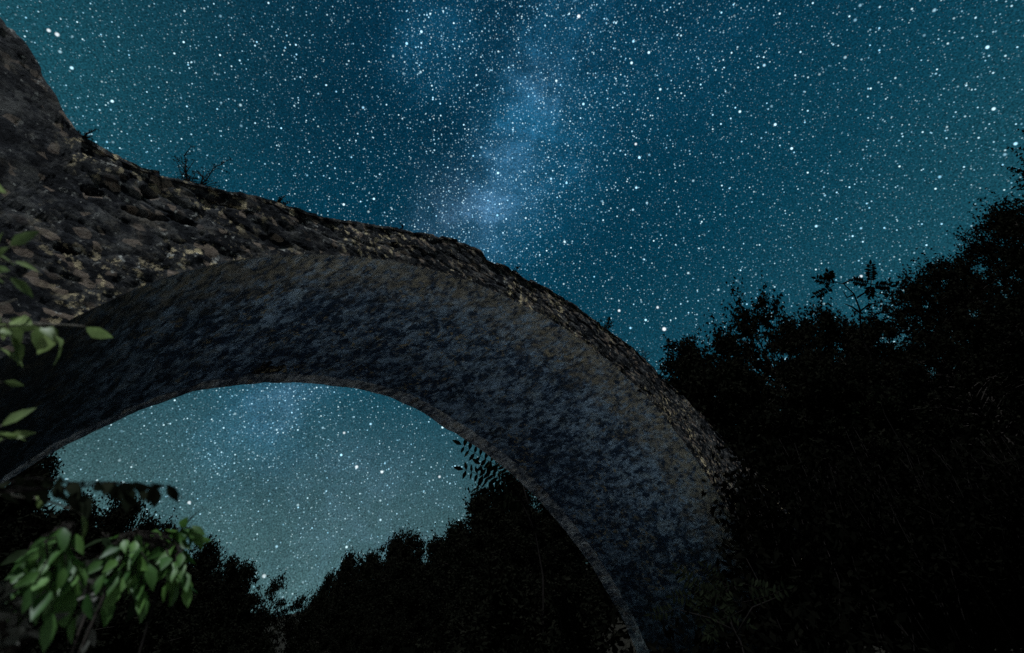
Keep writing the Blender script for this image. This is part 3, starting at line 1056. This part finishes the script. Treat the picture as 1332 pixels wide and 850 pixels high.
# undergrowth on the banks: one mass of leaves
ug = MB()
rs = np.random.default_rng(5)
cand = 230000
xy = rs.uniform([-40, -2], [38, 75], size=(cand, 2))
dz = terrain(xy[:, 0], xy[:, 1])
s_ = (xy[:, 0] - CX) * U[0] + (xy[:, 1] - CY) * U[1]; n_ = (xy[:, 0] - CX) * N[0] + (xy[:, 1] - CY) * N[1]
keep = (dz > -.6) & ~((n_ > -.3) & (n_ < WID + .3) & (s_ > -9) & (s_ < 9)) & (np.hypot(xy[:, 0], xy[:, 1]) > 5)
xy, dz = xy[keep], dz[keep]
k = len(xy)
P = np.stack([xy[:, 0], xy[:, 1], dz + rs.random(k) ** 2 * 1.3], 1)
a = unit(rs.normal(size=(k, 3))) * (.08 + .12 * rs.random((k, 1))) * np.clip(np.hypot(xy[:, :1], xy[:, 1:]) / 16, .8, 2.2)
b = unit(np.cross(a, rs.normal(size=(k, 3)))) * (np.linalg.norm(a, axis=1, keepdims=True) * .5)
ug.quads(P, a, b)
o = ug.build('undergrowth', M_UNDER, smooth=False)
tag(o, 'dark low leafy undergrowth covering both banks', 'undergrowth', None, 'stuff')


def hit(px, py, lo=5.0, hi=40.0):
    d = ray(px, py); d = d / np.linalg.norm(d)
    k_ = np.arange(lo, hi, .15)
    below = terrain(d[0] * k_, d[1] * k_) > d[2] * k_
    return float(k_[np.argmax(below)]) if below.any() else 14.0


def shrub(px, py, dist, w, h, label, group, seed, leafmat, ls=.07, n=1500):
    rg = np.random.default_rng(seed)
    top = at(px, py, dist)
    zg = ground_z(top)
    root = empty('bush', (top[0], top[1], zg))
    tag(root, label, 'bush', group)
    f_, w_ = MB(), MB()
    hh = top[2] - zg
    Ps, As, Bs = [], [], []
    for i in range(int(14 + w * 7)):
        a_ = rg.random() * 6.283; r = w * .5 * math.sqrt(rg.random())
        tip = np.array([math.cos(a_) * r, math.sin(a_) * r, hh * (1 - .45 * (r / (w * .5)) ** 2) * (.75 + .25 * rg.random())])
        w_.tube(curve_pts((math.cos(a_) * r * .3, math.sin(a_) * r * .3, -.2), tip, .1, 6, .04), .018, .004, 4)
        m_ = int(n / (14 + w * 7))
        t = rg.uniform(max(0, 1 - h / max(hh, .1)), 1.03, size=(m_, 1))
        p = tip * t * [1, 1, 1] + rg.normal(size=(m_, 3)) * .22
        aa = unit(rg.normal(size=(m_, 3)) + [0, 0, -.4]) * ls * (.6 + .7 * rg.random((m_, 1)))
        Ps.append(p); As.append(aa); Bs.append(unit(np.cross(aa, rg.normal(size=(m_, 3)))) * ls * .42)
    f_.quads(np.concatenate(Ps), np.concatenate(As), np.concatenate(Bs))
    w_.build('stem', M_DARKBARK, root); f_.build('foliage', leafmat, root, smooth=False)
    return root


GB = 'bushes on the steep right bank'
for i, (px, py, ds, w, h, lb) in enumerate([
    (968, 565, 10.8, 1.8, 3.0, 'dark bush leaning on the right end of the bridge wall'),
    (1015, 560, 11.5, 2.6, 3.5, 'broad dark bush beside the bridge end, below the skyline trees'),
    (1090, 545, 12, 3.0, 3.5, 'dark bush on the bank right of the broad one at the bridge end'),
    (1020, 665, 9.6, 2.0, 2.4, 'dim bush hiding the foot of the arch face'),
    (1085, 650, 10, 2.4, 3.0, 'dim bush in the middle of the black right bank'),
    (1180, 570, 11.5, 3.2, 3.6, 'black bush high on the bank with faint drooping leaves'),
    (1285, 540, 12, 3.4, 4.0, 'black bush highest on the bank by the right edge'),
    (1170, 700, 9, 2.6, 2.6, 'black bush low on the bank near the bottom right'),
    (1290, 690, 9.5, 3.0, 3.2, 'black bush low in the bottom right corner'),
    (905, 815, 8.2, 2.0, 1.6, 'dark bush under the faintly lit feathery shrub at the arch leg'),
    (972, 772, 8.3, 2.2, 2.4, 'dark bush right of the feathery shrub at the arch leg'),
    (1040, 770, 8.6, 1.6, 1.6, 'dim bush at the very foot of the right arch leg'),
]):
    if px > 1000 and py < 745:
        ds = min(max(hit(px, py + 70) - .4, 7), 16)
        w *= ds / 10
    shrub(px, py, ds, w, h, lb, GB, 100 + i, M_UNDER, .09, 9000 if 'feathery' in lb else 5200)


def leafy_branch(fol, wood, pts, r0, leaf, spacing, droop_dir, spread, rg, width=.5, jitter=.5, face=None):
    """leaves in alternating pairs along a twig"""
    pts = np.asarray(pts, float)
    wood.tube(pts, r0, r0 * .35, 5)
    seg = np.linalg.norm(np.diff(pts, axis=0), axis=1); L = np.concatenate([[0], np.cumsum(seg)])
    n_l = max(2, int(L[-1] / spacing))
    for i in range(n_l + 1):
        q_ = L[-1] * (.12 + .88 * i / n_l)
        p = np.array([np.interp(q_, L, pts[:, j]) for j in range(3)])
        k_ = min(len(seg) - 1, max(0, np.searchsorted(L, q_) - 1))
        t = unit((pts[k_ + 1] - pts[k_])[None])[0]
        side = unit(np.cross(t, [0, 0, 1.0])[None])[0]
        for sg in (-1, 1) if i < n_l else (0,):
            if rg.random() < .12: continue
            d = t * (.45 if sg else 1) + side * sg * spread + np.asarray(droop_dir) + rg.normal(size=3) * jitter * .4
            up = np.array([0, 0, 1.0]) + rg.normal(size=3) * jitter
            if face is not None: up = np.asarray(face, float) + rg.normal(size=3) * jitter
            s_l = leaf * (.7 + .5 * rg.random())
            fol.leaf(p + rg.normal(size=3) * .003, d, up, s_l, s_l * width, .1 + .25 * rg.random(), .25)


def bough(name, label, cat, group, runs, mat, base_px, leaf, width, spacing, seed, wood_mat=M_BARK, droop=(0, 0, -.4), spread=.8, r0=.0032, jitter=.5, face=None, leafname='foliage', base3=None):
    """runs: list of lists of (px, py, dist); base_px is where the stem leaves the ground"""
    rg = np.random.default_rng(seed)
    b = np.asarray(base3, float) if base3 is not None else at(*base_px)
    if base3 is None: b[2] = ground_z(b)
    root = empty(name, b); tag(root, label, cat, group)
    f_, w_ = MB(), MB()
    first = None
    for run in runs:
        P = np.array([at(*p) for p in run])
        # densify with a smooth curve
        t = np.linspace(0, len(P) - 1, (len(P) - 1) * 4 + 1)
        Q = np.stack([np.interp(t, np.arange(len(P)), P[:, j]) for j in range(3)], 1)
        Q[1:-1] = (Q[:-2] + Q[1:-1] * 2 + Q[2:]) / 4
        leafy_branch(f_, w_, Q, r0, leaf, spacing, droop, spread, rg, width, jitter, face)
        if first is None: first = Q[0]
        else: w_.tube(curve_pts(first, Q[0] + (Q[1] - Q[0]) * .3, .0, 5, .004), r0 * .9, r0 * .8, 5)
    w_.tube(curve_pts(b + np.array([0, 0, -.1]), first, .0, 8, .01), r0 * 2.2, r0, 6)
    w_.build('stem', wood_mat, root, b); f_.build(leafname, mat, root, b)
    return root


FACE = (0.2, -.75, .35)
FACE_T = (0.42, -.75, .18)
# lit green shrubs at the lower left, a couple of metres from the viewer
runs = []
rg = np.random.default_rng(3)
for i in range(24):
    x0, y0 = 80 + rg.normal() * 10, 712 + rg.normal() * 8
    x1, y1 = rg.uniform(14, 120), rg.uniform(730, 812)
    d0 = 2.0 + rg.normal() * .08
    runs.append([(x0, y0, d0), ((x0 + x1) / 2, (y0 + y1) / 2 - 12, d0), (x1, y1, d0 - .05)])
bough('leafy_shrub', 'bright green drooping leaf cluster on the left of the two lit shrubs', 'shrub', 'lit shrubs at the lower left', runs, M_GREEN, (60, 1100, 2.3), .074, .40, .046, 21, droop=(0, 0, -.75), face=FACE, jitter=.45)
runs = []
for i in range(13):
    x0, y0 = 165 + rg.normal() * 10, 712 + rg.normal() * 8
    x1, y1 = rg.uniform(135, 205), rg.uniform(735, 785)
    runs.append([(x0, y0, 2.1), ((x0 + x1) / 2, (y0 + y1) / 2 - 10, 2.1), (x1, y1, 2.05)])
for i in range(10):
    x0, y0 = 225 + rg.normal() * 8, 722 + rg.normal() * 8
    x1, y1 = rg.uniform(210, 255), rg.uniform(735, 775)
    runs.append([(x0, y0, 2.15), ((x0 + x1) / 2, (y0 + y1) / 2 - 8, 2.1), (x1, y1, 2.1)])
runs.append([(130, 735, 2.15), (190, 722, 2.15), (250, 708, 2.2)])
for i in range(6):
    x0, y0 = rg.uniform(150, 240), rg.uniform(700, 715)
    runs.append([(x0, y0, 2.2), (x0 + rg.uniform(5, 15), y0 - rg.uniform(4, 12), 2.2), (x0 + rg.uniform(15, 32), y0 - rg.uniform(0, 14), 2.2)])
bough('leafy_shrub', 'bright green broad-leaved shrub on the right of the two lit shrubs, hanging stem below', 'shrub', 'lit shrubs at the lower left', runs, M_GREEN, (152, 1000, 2.2), .066, .43, .05, 22, droop=(0, 0, -.55), face=FACE, jitter=.45)
# dull leaves round and below them
runs = []
for i in range(18):
    x0, y0 = rg.uniform(-10, 230), rg.uniform(700, 760)
    runs.append([(x0, y0, 2.6), (x0 + rg.uniform(-20, 25), y0 + rg.uniform(15, 30), 2.6), (x0 + rg.uniform(-30, 40), y0 + rg.uniform(30, 60), 2.55)])
bough('leafy_shrub', 'dull green shrub filling the gap behind the two lit shrubs', 'shrub', None, runs, M_DIMGREEN, (110, 1100, 2.7), .075, .45, .07, 23, droop=(0, 0, -.4), face=FACE, jitter=.7)
runs = []
for i in range(16):
    x0, y0 = rg.uniform(-15, 60), rg.uniform(790, 870)
    runs.append([(x0, y0, 1.9), (x0 + rg.uniform(-12, 15), y0 - rg.uniform(5, 20), 1.9), (x0 + rg.uniform(-20, 30), y0 - rg.uniform(10, 35), 1.85)])
bough('leafy_shrub', 'greyish small-leaved shrub in the bottom left corner', 'shrub', None, runs, M_GREY, (10, 1150, 1.95), .045, .5, .04, 24, droop=(0, 0, .1), face=FACE, jitter=.8)
runs = [[(125, 790, 2.1), (130, 770, 2.1), (128, 748, 2.1)], [(128, 800, 2.1), (122, 815, 2.1), (124, 835, 2.05)], [(112, 770, 2.1), (128, 782, 2.1), (140, 790, 2.1)]]
bough('leafy_shrub', 'sparse grey-green sprig between and below the two lit shrubs', 'shrub', None, runs, M_GREY, (135, 1050, 2.15), .055, .45, .06, 25, droop=(0, 0, -.6), face=FACE)
# yellow-green twigs entering from the left edge
GT = 'leafy twigs entering from the left edge'
bough('leafy_twig', 'yellow-green leaves at the left edge under the wing wall top, level with the stone outcrop', 'twig', GT, [[(-60, 345, 2.0), (-10, 350, 2.0), (18, 352, 2.0)], [(-30, 352, 2.0), (-5, 342, 2.0), (12, 332, 2.0)], [(-40, 360, 2.0), (-10, 365, 2.0), (10, 372, 2.0)]], M_YELLOW, None, .066, .42, .05, 31, droop=(0, 0, -.15), face=FACE_T, r0=.0048, wood_mat=M_TWIG, base3=at(-420, 900, 2.6))
bough('leafy_twig', 'longest leafy twig at the left edge with its tip over the vault edge', 'twig', GT, [[(-60, 440, 2.0), (0, 430, 2.0), (50, 432, 2.0), (95, 433, 2.0), (112, 434, 2.0)], [(-50, 425, 2.0), (-5, 410, 2.05), (22, 400, 2.05)], [(-40, 440, 2.0), (0, 443, 2.0), (18, 450, 2.0)], [(-45, 425, 2.1), (-10, 425, 2.1), (14, 428, 2.1)], [(50, 432, 2.0), (66, 440, 2.0), (76, 452, 2.0)], [(-50, 455, 2.0), (-20, 455, 2.0), (2, 462, 2.0)]], M_YELLOW, None, .074, .55, .075, 32, droop=(0, 0, -.45), face=FACE_T, r0=.0048, wood_mat=M_TWIG, base3=at(-460, 900, 2.7))
bough('leafy_twig', 'small leaf pair at the left edge above the arch springing', 'twig', GT, [[(-60, 520, 2.1), (-10, 512, 2.1), (4, 508, 2.1)]], M_YELLOW, None, .06, .42, .05, 33, droop=(0, 0, -.3), face=FACE_T, r0=.0048, wood_mat=M_TWIG, base3=at(-400, 900, 2.6))
bough('leafy_twig', 'leaf fan at the left edge just above the dark arch foot', 'twig', GT, [[(-50, 600, 2.0), (-8, 590, 2.0), (10, 582, 2.0)], [(-40, 600, 2.0), (-12, 575, 2.0), (8, 563, 2.0)]], M_YELLOW, None, .07, .42, .055, 34, droop=(0, 0, -.25), face=FACE_T, r0=.0048, wood_mat=M_TWIG, base3=at(-350, 900, 2.5))
bough('leafy_twig', 'leaf tips at the left edge highest up beside the wing wall', 'twig', GT, [[(-60, 250, 2.0), (-20, 235, 2.0), (-18, 228, 2.0)]], M_YELLOW, None, .06, .42, .05, 35, droop=(0, 0, -.1), face=FACE_T, r0=.0048, wood_mat=M_TWIG, base3=at(-450, 900, 2.6))
bough('leafy_twig', 'bare brown twig with a few yellowing leaves above the left lit shrub', 'twig', None, [[(-40, 652, 1.9), (20, 655, 1.9), (58, 660, 1.9), (100, 672, 1.9), (112, 680, 1.9)]], M_YELLOW, None, .065, .4, .1, 36, droop=(0, 0, -.5), face=FACE_T, r0=.0048, wood_mat=M_TWIG, base3=at(-300, 900, 2.4))
# black sprays against the sky in the arch
bough('hanging_spray', 'black blurred spray of leaves hanging across the left arch opening', 'branch', None, [[(-30, 655, 1.7), (40, 632, 1.7), (95, 638, 1.7), (150, 636, 1.7), (185, 643, 1.7), (218, 638, 1.7)], [(70, 640, 1.7), (110, 650, 1.7), (128, 662, 1.7)], [(150, 636, 1.7), (185, 645, 1.7), (222, 640, 1.7)]], M_BLACKLEAF, None, .062, .46, .028, 41, wood_mat=M_DARKBARK, droop=(0, 0, -.7), face=(.5, -.75, -.3), jitter=.5, base3=at(-300, 920, 2.2))
bough('leaf_tip', 'black three-leaf shoot tip poking above the right lit shrub', 'shoot', None, [[(228, 712, 2.6), (240, 702, 2.6), (246, 694, 2.6)]], M_BLACKLEAF, (225, 1050, 2.8), .085, .36, .09, 42, wood_mat=M_DARKBARK, droop=(0, 0, .1), face=(0, -.6, .5), jitter=.35)


def pinnate(fol, wood, a, b, leaflet, pairs, rg, width=.36, sag=-.03, curl=.9, r=.004):
    """a feathery leaf: leaflets in pairs along a rib from a to b"""
    pts = curve_pts(a, b, sag * np.linalg.norm(np.asarray(b) - np.asarray(a)), 7)
    wood.tube(pts, r, r * .4, 4)
    t = unit((pts[-1] - pts[0])[None])[0]
    view = unit(pts[3][None])[0]
    side = unit(np.cross(t, view)[None])[0]
    for i in range(pairs):
        f = .2 + .8 * (i + .5) / pairs
        p = np.array([np.interp(f * 6, np.arange(7), pts[:, j]) for j in range(3)])
        for sg in (-1, 1):
            d = t * .25 + side * sg * curl + rg.normal(size=3) * .12 + np.array([0, 0, -.1])
            L = leaflet * (.75 + .4 * rg.random()) * (1 - .3 * abs(f - .6))
            fol.leaf(p, d, -view + rg.normal(size=3) * .3, L, L * width, .1, .2)
    fol.leaf(pts[-1], t, -view, leaflet, leaflet * width, .1, .2)


def feathery(name, label, cat, stems, leaves, mat, base, leaflet, pairs, seed, group=None, wood_mat=M_DARKBARK, r=.02, width=.36, leaf_r=.006):
    rg = np.random.default_rng(seed)
    b = np.asarray(base, float)
    root = empty(name, b); tag(root, label, cat, group)
    f_, w_ = MB(), MB()
    for st in stems:
        P = np.array([at(*p) if not isinstance(p, np.ndarray) else p for p in st])
        w_.tube(P, r, r * .35, 6)
    for (p, q_) in leaves:
        pinnate(f_, w_, at(*p), at(*q_), leaflet, pairs, rg, width, r=leaf_r)
    w_.build('stem', wood_mat, root, b); f_.build('foliage', mat, root, b)
    return root


# forked sapling on the right skyline
D_ = 22.6
bs_ = at(1122, 470, D_); bs_[2] = ground_z(bs_)
feathery('forked_sapling', 'bare forked sapling with feathery leaves standing out on the right skyline', 'sapling',
         [[bs_, (1120, 430, D_), (1118, 395, D_), (1110, 375, D_), (1096, 362, D_), (1080, 360, D_)],
          [(1119, 400, D_), (1108, 392, D_), (1098, 388, D_)], [(1118, 398, D_), (1130, 388, D_), (1150, 385, D_)],
          [(1114, 380, D_), (1126, 372, D_), (1133, 362, D_)], [(1096, 362, D_), (1104, 358, D_), (1112, 354, D_)],
          [(1084, 361, D_), (1078, 352, D_), (1072, 347, D_)], [(1110, 376, D_), (1101, 380, D_), (1096, 372, D_)]],
         [((1084, 364, D_), (1060, 378, D_)), ((1084, 362, D_), (1061, 356, D_)), ((1082, 358, D_), (1076, 348, D_)), ((1132, 362, D_), (1131, 337, D_)), ((1132, 362, D_), (1110, 358, D_)), ((1132, 362, D_), (1156, 364, D_)), ((1132, 362, D_), (1130, 376, D_))],
         M_BLACKLEAF, bs_, .20, 9, 51, r=.04, width=.46, leaf_r=.018)
# feathery branch hanging into the arch opening
D_ = 14.0
bs_ = at(700, 700, D_); bs_[2] = ground_z(bs_)
feathery('feathery_sapling', 'sapling with black feathery leaves poking into the arch opening below the vault', 'sapling',
         [[bs_, (712, 750, D_), (700, 690, D_), (676, 640, D_), (655, 622, D_)], [(690, 662, D_), (670, 632, D_), (650, 612, D_)], [(700, 690, D_), (690, 652, D_), (684, 632, D_)]],
         [((664, 612, D_), (603, 580, D_)), ((670, 626, D_), (606, 612, D_)), ((672, 634, D_), (628, 605, D_)), ((678, 640, D_), (640, 640, D_)), ((684, 634, D_), (655, 600, D_)), ((690, 650, D_), (655, 652, D_))],
         M_BLACKLEAF, bs_, .28, 7, 52, r=.03, width=.40, leaf_r=.012)
# thin pale stems inside the arch
for i, (run, lb) in enumerate([([(704, 675, 11.5), (716, 710, 11.5), (727, 760, 11.5), (736, 810, 11.5), (744, 870, 11.5)], 'thin pale bare stem rising inside the arch, the taller of two'),
                               ([(736, 765, 11.5), (745, 790, 11.5), (752, 820, 11.5), (764, 870, 11.5)], 'thin pale bare stem inside the arch, the shorter of two')]):
    top = at(*run[-1]); b = top.copy(); b[2] = ground_z(top)
    root = empty('bare_stem', b); tag(root, lb, 'sapling', 'thin pale stems inside the arch')
    w_ = MB(); P = [at(*p) for p in run] + [b + np.array([0, 0, -.1])]
    w_.tube(np.array(P), .009, .018, 6)
    w_.build('stem', M_DARKBARK, root, b)
# feathery plant at the foot of the right leg
D_ = 7.6
bs_ = at(985, 860, D_); bs_[2] = ground_z(bs_)
lv = []
rg = np.random.default_rng(61)
for i in range(22):
    x0, y0 = 940 + rg.normal() * 28, 778 + rg.normal() * 14
    lv.append(((x0, y0, D_), (x0 + rg.uniform(-60, 60), y0 + rg.uniform(-38, 30), D_)))
feathery('feathery_shrub', 'faintly lit feathery-leaved shrub against the foot of the right arch leg', 'shrub',
         [[bs_, (970, 830, D_), (945, 785, D_), (905, 765, D_)], [(965, 820, D_), (985, 785, D_), (1020, 770, D_)], [(960, 815, D_), (930, 800, D_), (890, 790, D_)]], lv, M_BANKLEAF, bs_, .10, 7, 53, r=.014, leaf_r=.004)
GD = 'feathery saplings on the black right bank'
for i, (px, py, lb) in enumerate([(1095, 555, 'dim sapling with drooping leaflets on the bank near the bridge end'), (1145, 510, 'dim sapling with drooping leaflets under the skyline dip'), (1165, 600, 'dim sapling with drooping leaflets in the middle of the black bank'), (1215, 640, 'dim sapling with a thin stem low on the black bank')]):
    D_ = hit(px + 10, py + 45) - .3
    bs_ = at(px + 10, py + 45, D_); bs_[2] = ground_z(bs_)
    lv = [((px + rg.normal() * 14, py + rg.normal() * 12, D_), (px + rg.uniform(-40, 40), py + rg.uniform(-12, 32), D_)) for _ in range(9)]
    feathery('feathery_sapling', lb, 'sapling', [[bs_, (px + 8, py + 22, D_), (px, py, D_)]], lv, M_BANKLEAF, bs_, .085, 6, 70 + i, GD, r=.012, leaf_r=.003)


# weeds and twigs growing on top of the wall
def weed(px, py, off, label, h, spread, n_st, seed, bare=True, ls=.02):
    s_, z_ = on_face(px, py)
    zz = float(ztop(np.array([s_]))[0]) if s_ > SL else z_
    b = loc(s_, off, zz - .03)
    if s_ < SL: b = at(px, py, np.linalg.norm(b))
    rg = np.random.default_rng(seed)
    root = empty('wall_weed', b); tag(root, label, 'weed', 'weeds growing on the bridge top')
    w_, f_ = MB(), MB()
    for i in range(n_st):
        a_ = rg.random() * 6.28
        d = np.array([math.cos(a_) * spread, math.sin(a_) * spread, 1.0]) * (.6 + .5 * rg.random())
        d[:2] -= U[:2] * .35 * spread
        pts = curve_pts((0, 0, 0), d * h, .0, 7, h * .035)
        w_.tube(pts, .011, .004, 4)
        for j in range(2, 7):
            for _ in range(2):
                e = pts[j] + (rg.normal(size=3) * [1, 1, .6] + [0, 0, .5]) * h * .16
                w_.tube(np.array([pts[j], (pts[j] + e) / 2 + rg.normal(size=3) * .004, e]), .005, .003, 3)
                for _k in range(1 if bare else 4):
                    f_.leaf(e + rg.normal(size=3) * h * .02, rg.normal(size=3), np.array([0, 0, 1.0]) + rg.normal(size=3), ls * (.7 + .6 * rg.random()), ls * .5)
    w_.build('stem', M_DARKBARK, root); f_.build('foliage', M_BLACKLEAF, root)


weed(252, 244, .1, 'tall wispy bare weed on the bridge top, left part of the parapet', .46, .45, 6, 81, False, .022)
weed(103, 188, .05, 'small leafy weed in the corner between wing wall and parapet', .08, .9, 4, 82, True, .022)
weed(362, 268, .1, 'low leafy weed tuft on the parapet right of the tall wispy one', .10, 1.2, 5, 83, False, .03)
weed(530, 302, .1, 'tiny weed on the parapet above the middle of the arch', .09, 1.0, 3, 84, False, .025)
weed(672, 352, .1, 'tiny tuft just past the step in the parapet', .12, .9, 4, 85, False, .035)
weed(792, 424, .1, 'leafy weed overhanging the descending right parapet', .22, 1.1, 5, 86, False, .05)
weed(846, 470, .1, 'upright bare twigs on the right end of the parapet before the trees', .45, .4, 6, 87)
